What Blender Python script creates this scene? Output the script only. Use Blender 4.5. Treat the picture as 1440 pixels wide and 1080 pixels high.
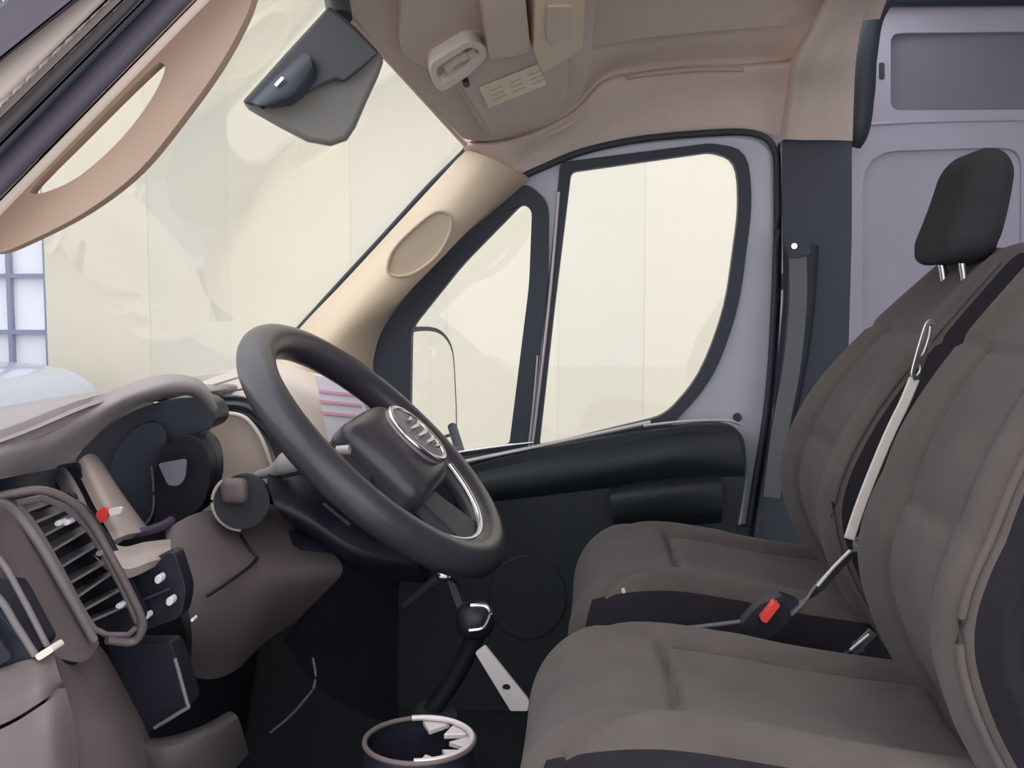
import bpy, bmesh, math, random
import numpy as np
from mathutils import Vector, Matrix
from mathutils.geometry import tessellate_polygon
random.seed(4)
for o in list(bpy.data.objects): bpy.data.objects.remove(o, do_unlink=True)
S = bpy.context.scene
COL = S.collection

# ------------------------------------------------------------ camera, sky, sun, exposure
F = 1500.0
CAMZ = 1.10
YAW = math.atan(130/1500); PITCH = math.atan(130/1500)
fwd = Vector((-math.sin(YAW)*math.cos(PITCH), math.cos(YAW)*math.cos(PITCH), -math.sin(PITCH)))
cam = bpy.data.cameras.new('camera'); camo = bpy.data.objects.new('camera', cam); COL.objects.link(camo)
camo.location = (0, 0, CAMZ)
camo.rotation_euler = fwd.to_track_quat('-Z', 'Y').to_euler()
cam.sensor_fit = 'HORIZONTAL'; cam.sensor_width = 36; cam.lens = 36*F/1440
cam.clip_start = 0.02; cam.clip_end = 200
S.camera = camo
W = bpy.data.worlds.new('overcast_sky'); S.world = W; W.use_nodes = True
bg = W.node_tree.nodes['Background']; bg.inputs[0].default_value = (0.93, 0.96, 1.0, 1); bg.inputs[1].default_value = 1.65
sl = bpy.data.lights.new('sun', 'SUN'); sl.energy = .7; sl.angle = math.radians(25); sl.color = (1, .95, .86)
so = bpy.data.objects.new('sun', sl); COL.objects.link(so)
so.rotation_euler = Vector((-.25, .42, -.87)).to_track_quat('-Z', 'Y').to_euler()
vs = S.view_settings
vs.view_transform = 'Standard'; vs.look = 'None'; vs.gamma = 1; vs.use_curve_mapping = False; vs.exposure = 0.42

# ------------------------------------------------------------ helpers
_q = fwd.to_track_quat('-Z', 'Y').to_matrix()
CO = Vector((0, 0, CAMZ))
def ray(px, py): return _q @ Vector(((px-720)/F, -(py-540)/F, -1))
def P(px, py, Y):
    d = ray(px, py); return CO + d*(Y/d.y)
class Plane:                       # a plane through three points of the cab
    def __init__(s, a, b, c):
        s.o = a; s.u = (b-a).normalized(); n = s.u.cross(c-a).normalized()
        if n.dot(CO-a) < 0: n = -n
        s.n = n; s.v = n.cross(s.u)
    def uv(s, px, py):
        d = ray(px, py); t = (s.o-CO).dot(s.n)/d.dot(s.n); p = CO+d*t-s.o
        return (p.dot(s.u), p.dot(s.v))
    def w(s, q, h=0): return s.o + s.u*q[0] + s.v*q[1] + s.n*h
def YP(Y): return Plane(Vector((0, Y, 0)), Vector((1, Y, 0)), Vector((0, Y, 1)))

def cr(pts, n=6, closed=False):
    pts = [tuple(p) for p in pts]; m = len(pts); out = []
    rng = range(m if closed else m-1)
    for i in rng:
        if closed: a, b, c, d = [np.array(pts[(i+k) % m], float) for k in (-1, 0, 1, 2)]
        else:
            a = np.array(pts[max(i-1, 0)], float); b = np.array(pts[i], float); c = np.array(pts[i+1], float); d = np.array(pts[min(i+2, m-1)], float)
        for k in range(n):
            t = k/n
            out.append(tuple(.5*((2*b)+(-a+c)*t+(2*a-5*b+4*c-d)*t*t+(-a+3*b-3*c+d)*t**3)))
    if not closed: out.append(pts[-1])
    return out
def rc(pts, r=8, n=4):             # round every corner of a closed polygon
    out = []; m = len(pts)
    for i in range(m):
        p = np.array(pts[i][:2], float); rr = pts[i][2] if len(pts[i]) > 2 else r
        a = np.array(pts[i-1][:2], float); b = np.array(pts[(i+1) % m][:2], float)
        la = np.linalg.norm(a-p); lb = np.linalg.norm(b-p)
        ka = min(rr, la*.48)/max(la, 1e-9); kb = min(rr, lb*.48)/max(lb, 1e-9)
        s = p+(a-p)*ka; e = p+(b-p)*kb
        for k in range(n+1):
            t = k/n; out.append(tuple((1-t)**2*s+2*t*(1-t)*p+t*t*e))
    return out
def ell(cx, cy, rx, ry, ang=0, n=28):
    ca, sa = math.cos(ang), math.sin(ang)
    return [(cx+rx*math.cos(t)*ca-ry*math.sin(t)*sa, cy+rx*math.cos(t)*sa+ry*math.sin(t)*ca) for t in [2*math.pi*k/n for k in range(n)]]

def wloc(o):
    v = Vector((0, 0, 0))
    while o: v += o.location; o = o.parent
    return v
def mk(name, verts, faces, mat, parent=None, smooth=35, bevel=0, seg=2, matidx=None):
    w0 = wloc(parent)
    me = bpy.data.meshes.new(name); me.from_pydata([tuple(Vector(v)-w0) for v in verts], [], faces); me.validate()
    bm = bmesh.new(); bm.from_mesh(me); bmesh.ops.remove_doubles(bm, verts=bm.verts, dist=1e-6)
    if matidx is None: bmesh.ops.recalc_face_normals(bm, faces=bm.faces)
    bm.to_mesh(me); bm.free()
    for f in me.polygons: f.use_smooth = True
    if smooth < 180: me.set_sharp_from_angle(angle=math.radians(smooth))
    for m in (mat if isinstance(mat, (list, tuple)) else [mat]): me.materials.append(m)
    if matidx is not None and len(matidx) == len(me.polygons):
        me.polygons.foreach_set('material_index', matidx)
    o = bpy.data.objects.new(name, me); COL.objects.link(o)
    if parent: o.parent = parent
    if bevel:
        b = o.modifiers.new('bevel', 'BEVEL'); b.width = bevel; b.segments = seg; b.limit_method = 'ANGLE'; b.angle_limit = math.radians(40)
    return o
def thing(name, label, cat, loc=(0, 0, 0), group=None):
    o = bpy.data.objects.new(name, None); COL.objects.link(o); o.location = loc; o.empty_display_size = .05
    o['label'] = label; o['category'] = cat
    if group: o['group'] = group
    return o
def tag(o, label, cat, group=None):
    o['label'] = label; o['category'] = cat
    if group: o['group'] = group
    return o
def struct(o, label, cat):
    o['kind'] = 'structure'; o['label'] = label; o['category'] = cat; return o

def plate(name, pl, outer, holes=(), thick=.01, mat=None, parent=None, h=0, bevel=0, world=False):
    """slab in plane pl: front face at height h, thickness going away from the viewer's side"""
    if not isinstance(pl, Plane): pl = YP(pl)
    loops = [[pl.uv(*p[:2]) if not world else p for p in l] for l in [outer]+list(holes)]
    V = [Vector((q[0], q[1], 0)) for l in loops for q in l]
    tris = tessellate_polygon([[Vector((q[0], q[1], 0)) for q in l] for l in loops])
    n = len(V); verts = [pl.w(v, h) for v in V]+[pl.w(v, h-thick) for v in V]
    faces = [tuple(t) for t in tris]+[tuple(i+n for i in reversed(t)) for t in tris]
    k = 0
    for l in loops:
        m = len(l)
        for i in range(m):
            a, b = k+i, k+(i+1) % m; faces.append((a, b, b+n, a+n))
        k += m
    return mk(name, verts, faces, mat, parent, bevel=bevel)

def tube(name, pts, r, mat, parent=None, closed=False, n=10, flat=1.0, up=Vector((0, 0, 1)), cap=True, rs=None, smooth=60):
    pts = [Vector(p) for p in pts]; m = len(pts); V = []; Fc = []
    for i, p in enumerate(pts):
        a = pts[i-1] if (i or closed) else p; b = pts[(i+1) % m] if (i < m-1 or closed) else p
        t = (b-a).normalized(); s = t.cross(up)
        s = s.normalized() if s.length > 1e-4 else t.orthogonal().normalized()
        q = s.cross(t); rr = rs[i] if rs else r
        for k in range(n):
            th = 2*math.pi*k/n; V.append(p+s*(rr*math.cos(th))+q*(rr*flat*math.sin(th)))
    for i in range(m if closed else m-1):
        j = (i+1) % m
        for k in range(n): Fc.append((i*n+k, i*n+(k+1) % n, j*n+(k+1) % n, j*n+k))
    if not closed and cap: Fc.append(tuple(range(n))[::-1]); Fc.append(tuple((m-1)*n+k for k in range(n)))
    return mk(name, V, Fc, mat, parent, smooth=smooth)
def ribbon(name, pts, w, t, mat, parent=None, up=Vector((0, 0, 1))):
    """flat band, w wide along 'up'-ish, t thick"""
    pts = [Vector(p) for p in pts]; m = len(pts); V = []; Fc = []
    for i, p in enumerate(pts):
        a = pts[max(i-1, 0)]; b = pts[min(i+1, m-1)]; d = (b-a).normalized()
        s = d.cross(up).normalized(); q = s.cross(d)
        for x, y in ((-1, -1), (1, -1), (1, 1), (-1, 1)): V.append(p+s*(x*t/2)+q*(y*w/2))
    for i in range(m-1):
        for k in range(4): Fc.append((i*4+k, i*4+(k+1) % 4, i*4+4+(k+1) % 4, i*4+4+k))
    Fc += [(3, 2, 1, 0), tuple((m-1)*4+k for k in range(4))]
    return mk(name, V, Fc, mat, parent, bevel=min(t, w)*.3)
def grid(name, rows, mat, parent=None, nu=6, nv=6, thick=.012, px=True, smooth=180, away=None):
    """smooth sheet through rows of (px,py,Y) points, given thickness on the side away from the viewer"""
    R = [[P(*p) if px else Vector(p) for p in r] for r in rows]
    R = [cr(r, nu) for r in R]
    C = [cr([R[j][i] for j in range(len(R))], nv) for i in range(len(R[0]))]
    nu_, nv_ = len(C), len(C[0])
    A = np.array(C)
    du = np.gradient(A, axis=0); dv = np.gradient(A, axis=1)
    N = np.cross(du, dv); N /= np.maximum(np.linalg.norm(N, axis=2, keepdims=True), 1e-9)
    ref = np.array(away if away is not None else (A.mean(axis=(0, 1))-np.array(CO)))
    if (N.mean(axis=(0, 1))*ref).sum() < 0: N = -N
    B = A+N*thick
    V = list(A.reshape(-1, 3))+list(B.reshape(-1, 3)); n = nu_*nv_; Fc = []
    I = lambda i, j: i*nv_+j
    for i in range(nu_-1):
        for j in range(nv_-1):
            q = (I(i, j), I(i+1, j), I(i+1, j+1), I(i, j+1)); Fc.append(q); Fc.append(tuple(x+n for x in q[::-1]))
    for i in range(nu_-1):
        for j in (0, nv_-1): Fc.append((I(i, j), I(i+1, j), I(i+1, j)+n, I(i, j)+n))
    for j in range(nv_-1):
        for i in (0, nu_-1): Fc.append((I(i, j), I(i, j+1), I(i, j+1)+n, I(i, j)+n))
    return mk(name, V, Fc, mat, parent, smooth=50)
def rbox(name, size, r, mat, parent=None, fn=None, cuts=10, loc=(0, 0, 0), rot=None, sidefn=None):
    """rounded box; fn(p, n) may bend it"""
    hx, hy, hz = [s/2 for s in size]; V = []; Fc = []; idx = []
    H = np.array((hx, hy, hz)); inner = np.maximum(H-r, 1e-4); M = cuts
    for ax in range(3):
        for sg in (-1, 1):
            base = len(V); a1, a2 = (ax+1) % 3, (ax+2) % 3
            def ts(a):                      # denser near the rounded borders
                k = np.linspace(-1, 1, M+1); return np.sign(k)*(np.abs(k)**.9)
            for s in ts(a1):
                for t in ts(a2):
                    p = np.zeros(3); p[ax] = sg*H[ax]; p[a1] = s*H[a1]; p[a2] = t*H[a2]
                    q = np.clip(p, -inner, inner); d = p-q; L = np.linalg.norm(d); nn = d/L if L > 0 else d
                    w = q+nn*r
                    V.append((w, nn))
            for i in range(M):
                for j in range(M):
                    q = [base+i*(M+1)+j, base+(i+1)*(M+1)+j, base+(i+1)*(M+1)+j+1, base+i*(M+1)+j+1]
                    Fc.append(tuple(q if sg > 0 else q[::-1])); 
                    if sidefn: c = sum(V[x][0] for x in q)/4; idx.append(sidefn(c, ax, sg))
    out = []
    for w, nn in V:
        if fn: w = fn(w, nn)
        w = Vector(w)
        if rot is not None: w = rot @ w
        out.append(w+Vector(loc))
    return mk(name, out, Fc, mat, parent, smooth=60, matidx=idx if sidefn else None)
def box(name, lo, hi, mat, parent=None, bevel=.004):
    x0, y0, z0 = lo; x1, y1, z1 = hi
    V = [(x, y, z) for x in (x0, x1) for y in (y0, y1) for z in (z0, z1)]
    return mk(name, V, [(0, 1, 3, 2), (4, 6, 7, 5), (0, 4, 5, 1), (2, 3, 7, 6), (0, 2, 6, 4), (1, 5, 7, 3)], mat, parent, bevel=bevel)

# ------------------------------------------------------------ materials
def mat(name, col, rough=.6, metal=0, noise=None, bump=0, bscale=300, spec=.5, coat=0, stretch=None, sheen=0):
    m = bpy.data.materials.new(name); m.use_nodes = True; nt = m.node_tree; b = nt.nodes['Principled BSDF']
    b.inputs['Base Color'].default_value = (*col, 1); b.inputs['Roughness'].default_value = rough
    b.inputs['Metallic'].default_value = metal; b.inputs['Specular IOR Level'].default_value = spec
    b.inputs['Coat Weight'].default_value = coat
    if sheen: b.inputs['Sheen Weight'].default_value = sheen; b.inputs['Sheen Roughness'].default_value = .6
    tc = nt.nodes.new('ShaderNodeTexCoord'); src = tc.outputs['Object']
    if stretch:
        mp = nt.nodes.new('ShaderNodeMapping'); mp.inputs['Scale'].default_value = stretch; nt.links.new(src, mp.inputs[0]); src = mp.outputs[0]
    if noise:
        sc, amt = noise
        n = nt.nodes.new('ShaderNodeTexNoise'); n.inputs['Scale'].default_value = sc; n.inputs['Detail'].default_value = 5
        nt.links.new(src, n.inputs[0])
        r = nt.nodes.new('ShaderNodeMapRange'); r.inputs['From Min'].default_value = .3; r.inputs['From Max'].default_value = .7
        r.inputs['To Min'].default_value = 1-amt; r.inputs['To Max'].default_value = 1+amt
        nt.links.new(n.outputs[0], r.inputs[0])
        mx = nt.nodes.new('ShaderNodeVectorMath'); mx.operation = 'SCALE'; mx.inputs[0].default_value = col
        nt.links.new(r.outputs[0], mx.inputs['Scale']); nt.links.new(mx.outputs[0], b.inputs['Base Color'])
    if bump:
        n2 = nt.nodes.new('ShaderNodeTexNoise'); n2.inputs['Scale'].default_value = bscale; n2.inputs['Detail'].default_value = 3
        nt.links.new(src, n2.inputs[0])
        bp = nt.nodes.new('ShaderNodeBump'); bp.inputs['Strength'].default_value = bump; bp.inputs['Distance'].default_value = .002
        nt.links.new(n2.outputs[0], bp.inputs['Height']); nt.links.new(bp.outputs[0], b.inputs['Normal'])
    return m
M_liner = mat('headliner_fabric', (.72, .59, .52), .9, noise=(60, .025), bump=.3, bscale=500)
M_beige = mat('beige_plastic', (.58, .465, .40), .6, noise=(8, .05), bump=.15, bscale=400)
M_pillar = mat('cream_pillar_trim', (.66, .53, .39), .55, noise=(5, .05), bump=.1, bscale=300)
M_lamp = mat('lamp_trim', (.70, .61, .54), .35)
M_label = mat('sticker', (.74, .70, .50), .5, noise=(140, .10), stretch=(1, 1, 3))
M_paint = mat('lavender_grey_paint', (.50, .49, .59), .35, noise=(3, .05), coat=.3)
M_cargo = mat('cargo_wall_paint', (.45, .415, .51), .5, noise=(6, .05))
M_cargo2 = mat('cargo_recess_grey', (.22, .205, .26), .7, noise=(8, .07))
M_seal = mat('black_rubber', (.035, .042, .06), .6, bump=.1)
M_bpil = mat('pillar_plastic_black', (.036, .042, .062), .55, noise=(6, .1), bump=.15)
M_door = mat('door_card_black', (.012, .018, .023), .55, noise=(5, .15), bump=.2)
M_dark = mat('dark_plastic', (.012, .011, .022), .5, noise=(8, .12), bump=.15)
M_navy = mat('cluster_plastic', (.045, .05, .075), .4, noise=(5, .1))
M_dash = mat('dash_grey', (.165, .14, .145), .5, noise=(10, .05), bump=.2, bscale=500)
M_pad = mat('dash_pad_grey', (.29, .25, .255), .5, noise=(10, .04), bump=.15, bscale=500)
M_dashd = mat('dash_lower', (.115, .09, .092), .5, noise=(8, .08), bump=.2, bscale=500)
M_pink = mat('dash_bezel', (.36, .29, .27), .45, noise=(6, .05))
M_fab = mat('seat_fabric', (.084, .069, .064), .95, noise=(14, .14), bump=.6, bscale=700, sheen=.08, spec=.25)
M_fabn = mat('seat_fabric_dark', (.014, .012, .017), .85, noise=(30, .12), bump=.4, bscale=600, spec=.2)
M_head = mat('headrest_fabric', (.034, .030, .035), .9, noise=(30, .1), bump=.4, bscale=600, spec=.25)
M_wheel = mat('wheel_leather', (.052, .047, .060), .30, noise=(20, .08), bump=.2, bscale=500)
M_chrome = mat('chrome', (.75, .75, .78), .18, metal=1)
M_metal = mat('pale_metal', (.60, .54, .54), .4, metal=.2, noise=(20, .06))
M_web = mat('belt_webbing', (.62, .56, .52), .45, noise=(200, .05))
M_webd = mat('belt_webbing_dark', (.11, .11, .125), .4, noise=(200, .08))
M_red = mat('red_button', (.75, .06, .05), .4)
M_white = mat('white_plastic', (.75, .72, .75), .4)
M_floor = mat('floor_mat', (.018, .017, .026), .8, noise=(20, .2), bump=.4)
M_wall = mat('rendered_wall', (.625, .58, .475), .9, noise=(1.2, .03), bump=.1, bscale=30)
M_wall2 = mat('rendered_wall_band', (.60, .562, .478), .9, noise=(1.2, .03), bump=.1, bscale=30)
M_ground = mat('asphalt', (.42, .41, .40), .9, noise=(4, .15), bump=.5, bscale=60)
M_frameb = mat('blue_window_frame', (.16, .20, .33), .5)
M_pane = mat('pale_pane', (.85, .85, .95), .12)
M_car = mat('car_paint', (.42, .46, .55), .25, coat=.6)
M_carglass = mat('car_glass', (.03, .05, .09), .08)
M_tyre = mat('tyre', (.02, .02, .02), .8)
M_mir = mat('mirror_glass', (.92, .92, .92), .04, metal=1)
M_cam = mat('mirror_housing', (.045, .045, .055), .4, noise=(9, .12))
M_cam2 = mat('mirror_cover_grey', (.17, .16, .145), .55, noise=(9, .06))
M_cardr = mat('card', (.72, .68, .78), .6)
M_cardp = mat('card_stripe', (.75, .38, .45), .6)
def glassmat(name, tint=(.96, .96, .96), refl=.06):
    m = bpy.data.materials.new(name); m.use_nodes = True; nt = m.node_tree; nt.nodes.clear()
    o = nt.nodes.new('ShaderNodeOutputMaterial'); t = nt.nodes.new('ShaderNodeBsdfTransparent'); t.inputs[0].default_value = (*tint, 1)
    g = nt.nodes.new('ShaderNodeBsdfGlossy'); g.inputs['Roughness'].default_value = .02
    lw_ = nt.nodes.new('ShaderNodeLayerWeight'); lw_.inputs[0].default_value = .5; pw_ = nt.nodes.new('ShaderNodeMath'); pw_.operation = 'POWER'; pw_.inputs[1].default_value = 4.5; nt.links.new(lw_.outputs['Facing'], pw_.inputs[0])
    f = nt.nodes.new('ShaderNodeMath'); f.operation = 'MULTIPLY_ADD'; f.inputs[1].default_value = .9; f.inputs[2].default_value = .03; nt.links.new(pw_.outputs[0], f.inputs[0])
    mx = nt.nodes.new('ShaderNodeMixShader'); nt.links.new(f.outputs[0], mx.inputs[0]); nt.links.new(t.outputs[0], mx.inputs[1]); nt.links.new(g.outputs[0], mx.inputs[2])
    nt.links.new(mx.outputs[0], o.inputs[0]); return m
M_glass = glassmat('window_glass')

# ------------------------------------------------------------ outside
g = mk('ground', [(-30, -20, -.62), (30, -20, -.62), (30, 30, -.62), (-30, 30, -.62)], [(0, 1, 2, 3)], M_ground)
struct(g, 'grey asphalt ground under the van', 'ground')
YW = 6.0; ZT = 5.2
bw = thing('building', 'pale cream building wall of tall upright panels beside the van', 'building', (0, YW, -.62))
wx0 = P(70, 400, YW).x; wx1 = wx0-1.5; wz0 = P(30, 545, YW).z; wz1 = wz0+2.3
def wallbox(x0, x1, z0, z1, dy, m, nm='wall_panel'):
    return box(nm, (x0, YW-.05+dy, z0), (x1, YW+.1, z1), m, bw, bevel=0)
x = wx0; k = 0
while x < 9:
    w = (.62, .48, .7, .55)[k % 4]
    wallbox(x, x+w, -.62, ZT, (0, .003)[k % 2], (M_wall, M_wall2)[k % 2 if k < 8 else 0]); x += w; k += 1
x = wx1
while x > -9: wallbox(x-.6, x-.008, -.62, ZT, 0, M_wall); x -= .6
wallbox(wx1, wx0, -.62, wz0, 0, M_wall); wallbox(wx1, wx0, wz1, ZT, 0, M_wall)
wf = box('window', (wx1, YW+.02, wz0), (wx1+.05, YW+.08, wz1), M_frameb, bw)
box('window_frame', (wx0-.03, YW-.02, wz0), (wx0, YW+.06, wz1), M_frameb, wf)
nx, nz = 6, 7; pw = (wx0-wx1)/nx; ph = (wz1-wz0)/nz
for i in range(1, nx): box('glazing_bar', (wx1+i*pw-.012, YW-.01, wz0), (wx1+i*pw+.012, YW+.05, wz1), M_frameb, wf, 0)
for j in range(nz+1): box('glazing_bar', (wx1, YW-.012, wz0+j*ph-.012), (wx0, YW+.05, wz0+j*ph+.012), M_frameb, wf, 0)
for i in range(nx):
    for j in range(nz): box('pane', (wx1+i*pw+.012, YW+.03, wz0+j*ph+.012), (wx1+(i+1)*pw-.012, YW+.045, wz0+(j+1)*ph-.012), M_pane, wf, 0)

# parked car seen past the windscreen corner
cx1 = P(-55, 560, 4.15).x
pc = thing('parked_car', 'silver parked car low behind the windscreen at the left edge', 'car', (cx1-2, 4.9, -.62))
prof = [(0, .3), (0, .8), (-.05, 1.05), (-.16, 1.25), (-.5, 1.335), (-1.6, 1.36), (-2.4, 1.26), (-3.0, .95), (-3.9, .8), (-4.05, .3)]
def carbody():
    V = []; Fc = []; pr = cr(prof, 4); n = len(pr); ys = [(-.84, .0), (-.86, .02), (-.7, 1), (.7, 1), (.86, .02), (.84, 0)]
    rows = []
    for yy, tp in ((-.80, 0), (-.85, .4), (-.62, 1), (.62, 1), (.85, .4), (.80, 0)):
        rows.append([])
        for (px_, pz) in pr:
            z = pz if tp == 1 else (min(pz, .85 if tp else .3) if pz > .3 else pz)
            rows[-1].append(len(V)); V.append((cx1+px_, 4.9+yy, -.62+z))
    for a, b in zip(rows, rows[1:]):
        for i in range(n-1): Fc.append((a[i], a[i+1], b[i+1], b[i]))
    Fc.append(tuple(rows[0])); Fc.append(tuple(rows[-1][::-1]))
    a, b = rows[0], rows[-1]
    for r1, r2 in zip(rows, rows[1:]): Fc.append((r1[0], r2[0], r2[-1], r1[-1]))
    return V, Fc
V, Fc = carbody(); mk('body', V, Fc, M_car, pc, smooth=40)
def xz_plate(name, pts, y0, y1, m, parent):
    n = len(pts); V = [(cx1+a, y0, -.62+b) for a, b in pts]+[(cx1+a, y1, -.62+b) for a, b in pts]
    Fc = [tuple(range(n))[::-1], tuple(range(n, 2*n))]+[(i, (i+1) % n, n+(i+1) % n, n+i) for i in range(n)]
    return mk(name, V, Fc, m, parent)
V = [(cx1-3.02, 4.9-.66, -.62+.97), (cx1-3.02, 4.9+.66, -.62+.97), (cx1-2.42, 4.9+.58, -.62+1.28), (cx1-2.42, 4.9-.58, -.62+1.28)]
mk('windscreen', V+[(a+.02, b, c+.03) for a, b, c in V], [(0, 1, 2, 3), (4, 5, 6, 7), (0, 1, 5, 4), (1, 2, 6, 5), (2, 3, 7, 6), (3, 0, 4, 7)], M_carglass, pc)
V = [(cx1-.06, 4.05, -.62+.92), (cx1-.20, 4.20, -.62+1.26), (cx1-2.3, 4.20, -.62+1.26), (cx1-2.85, 4.05, -.62+.92)]
mk('side_window', V+[(a, b+.05, c) for a, b, c in V], [(0, 1, 2, 3), (7, 6, 5, 4), (0, 1, 5, 4), (1, 2, 6, 5), (2, 3, 7, 6), (3, 0, 4, 7)], M_carglass, pc)
for yy in (-1, 1):
    for xx in (-.8, -3.3):
        c = Vector((cx1+xx, 4.9+yy*.78, -.62+.31))
        w_ = tube('wheel', [c+Vector((0, -.1, 0)), c+Vector((0, .1, 0))], .31, M_tyre, pc, n=28)
        h_ = tube('hub_cap', [c+Vector((0, yy*.1, 0)), c+Vector((0, yy*.115, 0))], .19, M_chrome, w_, n=20)

# ------------------------------------------------------------ van shell
YD = 2.30
f_ = box('floor', (-1.1, .62, -.06), (3.2, 2.5, .0), M_floor); struct(f_, 'black mat floor of the cab', 'floor')
f2 = box('wall_front', (-1.12, .72, -.05), (-1.02, 2.34, .86), M_dark); struct(f2, 'dark bulkhead under the windscreen', 'wall')

# ceiling: curved headliner sheet
YS = [.72, .95, 1.4, 1.8, 2.0, 2.125]
def hdr(Y):
    t = (Y-1.45)/.78
    return (-.355+.065*t*t*(1 if Y > 1.45 else 2.1), 1.485-.075*t*t)
rows = []
for fx, fz in ((0, 0), (.15, .5), (.45, .85), (1, 1)):
    r = []
    for Y in YS:
        hx, hz = hdr(Y)
        zz = 1.70-.0*Y - (0 if Y < 1.8 else .9*((Y-1.8)**2)*.9)
        r.append((hx+(.515-hx)*fx, Y, hz+(zz-hz)*fz))
    rows.append(r)
rows[-1] = [(x_, y_, z_) for x_, y_, z_ in rows[-1]]
ce = grid('ceiling', rows, M_liner, None, px=False, thick=.03, away=(0, 0, 1)); struct(ce, 'beige curved headliner above the seats', 'ceiling')
rf = box('ceiling', (.66, .60, 1.76), (3.2, 2.5, 1.80), M_cargo, None); struct(rf, 'grey painted roof skin over the load space', 'ceiling')

# far roof rail between headliner and door top
rail_lo = [(640, 262), (690, 268), (735, 248), (790, 222), (860, 203), (940, 190), (1040, 182), (1098, 192)]
rail_lo = [(655, 255), (700, 266), (745, 246), (795, 220), (860, 202), (940, 190), (1040, 182), (1100, 192)]
rail_mid = [(650, 225), (700, 236), (770, 205), (850, 172), (905, 150), (960, 140), (1040, 132), (1108, 130)]
rail_shelf = [(655, 205), (720, 200), (800, 165), (850, 122), (905, 106), (960, 99), (1040, 97), (1128, 90)]
rail_shelf2 = [(660, 200), (725, 192), (800, 155), (850, 108), (905, 96), (960, 90), (1040, 86), (1132, 78)]
rail_up = [(665, 195), (735, 180), (800, 125), (850, 78), (905, 56), (960, 50), (1040, 46), (1150, 40)]
rail_top = [(670, 188), (745, 160), (800, 60), (850, 20), (905, 0), (960, -6), (1045, -8), (1185, -20)]
R6 = [[(a, b, 2.30) for a, b in rail_lo], [(a, b, 2.275) for a, b in rail_mid], [(a, b, 2.235) for a, b in rail_shelf], [(a, b, 2.25) for a, b in rail_shelf2],
      [(a, b, 2.165) for a, b in rail_up], [(a, b, 2.09) for a, b in rail_top]]
rl = grid('trim_1', R6, M_liner, None, nu=6, nv=5, thick=.02); struct(rl, 'beige roof rail lining over the far door', 'trim')
gr = tube('grab_rail_lip', cr([P(880, 110, 2.235), P(905, 105, 2.225), P(960, 99, 2.222), P(1010, 97, 2.222), P(1045, 98, 2.235)], 5), .0045, M_beige, rl, rs=None)

# roof hoop behind the door (B pillar head)
hoop = [[(1096, 196, 2.27), (1106, 130, 2.20), (1112, 85, 2.13), (1146, 25, 2.05), (1193, -60, 1.85)],
        [(1108, 196, 2.235), (1116, 130, 2.165), (1124, 85, 2.09), (1163, 10, 2.0), (1213, -70, 1.80)],
        [(1130, 197, 2.24), (1135, 130, 2.185), (1147, 90, 2.12), (1180, 30, 2.04), (1230, -60, 1.84)],
        [(1165, 197, 2.24), (1170, 130, 2.18), (1178, 80, 2.11), (1194, 20, 2.03), (1232, -50, 1.84)],
        [(1199, 198, 2.26), (1201, 130, 2.21), (1205, 75, 2.15), (1218, 12, 2.08), (1248, -40, 1.9)]]
ho = grid('trim_2', hoop, M_liner, None, thick=.02, nv=4); struct(ho, 'beige roof hoop trim above the black pillar', 'trim')
# dark gap/gasket after hoop
sg = tube('edge_seal', cr([P(1262, -25, 2.24), P(1228, 25, 2.28), P(1216, 80, 2.30), P(1212, 140, 2.32), P(1207, 185, 2.33), P(1200, 205, 2.34)], 6), .022, M_seal, ho, flat=1.0, rs=[.016+.010*math.sin(math.pi*i/30) for i in range(31)])

# far A pillar trim
ap = [[(655, 210, 2.25), (600, 270, 2.25), (540, 335, 2.25), (480, 400, 2.25), (430, 452, 2.25), (385, 505, 2.25)],
      [(690, 222, 2.22), (632, 285, 2.20), (575, 350, 2.19), (520, 410, 2.19), (470, 465, 2.2), (420, 520, 2.2)],
      [(722, 240, 2.24), (672, 298, 2.22), (615, 365, 2.21), (560, 420, 2.21), (505, 470, 2.22), (470, 530, 2.22)],
      [(745, 252, 2.29), (690, 300, 2.29), (635, 345, 2.29), (580, 405, 2.29), (535, 470, 2.29), (520, 540, 2.29)]]
ap_ = grid('trim_3', ap, M_pillar, None, thick=.015); struct(ap_, 'cream far windscreen pillar trim with oval grip recess', 'trim')
# oval grip: recessed-looking raised rim and scooped pad
plg = Plane(P(560, 370, 2.175), P(620, 310, 2.175), P(600, 380, 2.195))
rim = cr([(545, 380), (552, 352), (580, 322), (612, 298), (632, 302), (633, 325), (615, 358), (585, 382), (560, 388)], 5, True)
tube('grip_rim', [plg.w(plg.uv(*p), .001) for p in rim], .0035, M_pillar, ap_, closed=True)
plate('grip_recess', plg, rim, (), .004, M_pillar, ap_, h=-.002)

# windshield
wr = []
bot = [(-.66, .72, .93), (-.80, .95, .925), (-.88, 1.4, .92), (-.84, 1.85, .92), (-.79, 2.08, .93), (-.70, 2.24, .955)]
for t in (0, .33, .66, 1):
    r = []
    for (bx, by, bz), Y in zip(bot, [.74, .95, 1.4, 1.85, 2.08, 2.2]):
        hx, hz = hdr(Y); r.append((bx+(hx-bx)*t-.035*math.sin(math.pi*t), Y, bz+(hz-bz)*t+.02*math.sin(math.pi*t)))
    r[-1] = tuple(P(*{0: (385, 503), .33: (475, 403), .66: (567, 302), 1: (657, 204)}[t], 2.262))
    wr.append(r)
ws = grid('window_1', wr, M_glass, None, px=False, thick=.004, away=(-1, 0, .5)); struct(ws, 'large clear windscreen', 'windscreen')
tube('windscreen_seal', cr([P(658, 204, 2.255), P(650, 216, 2.255), P(600, 266, 2.262), P(540, 332, 2.262), P(480, 397, 2.262), P(400, 485, 2.262)], 6), .0065, M_seal, ws)
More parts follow.
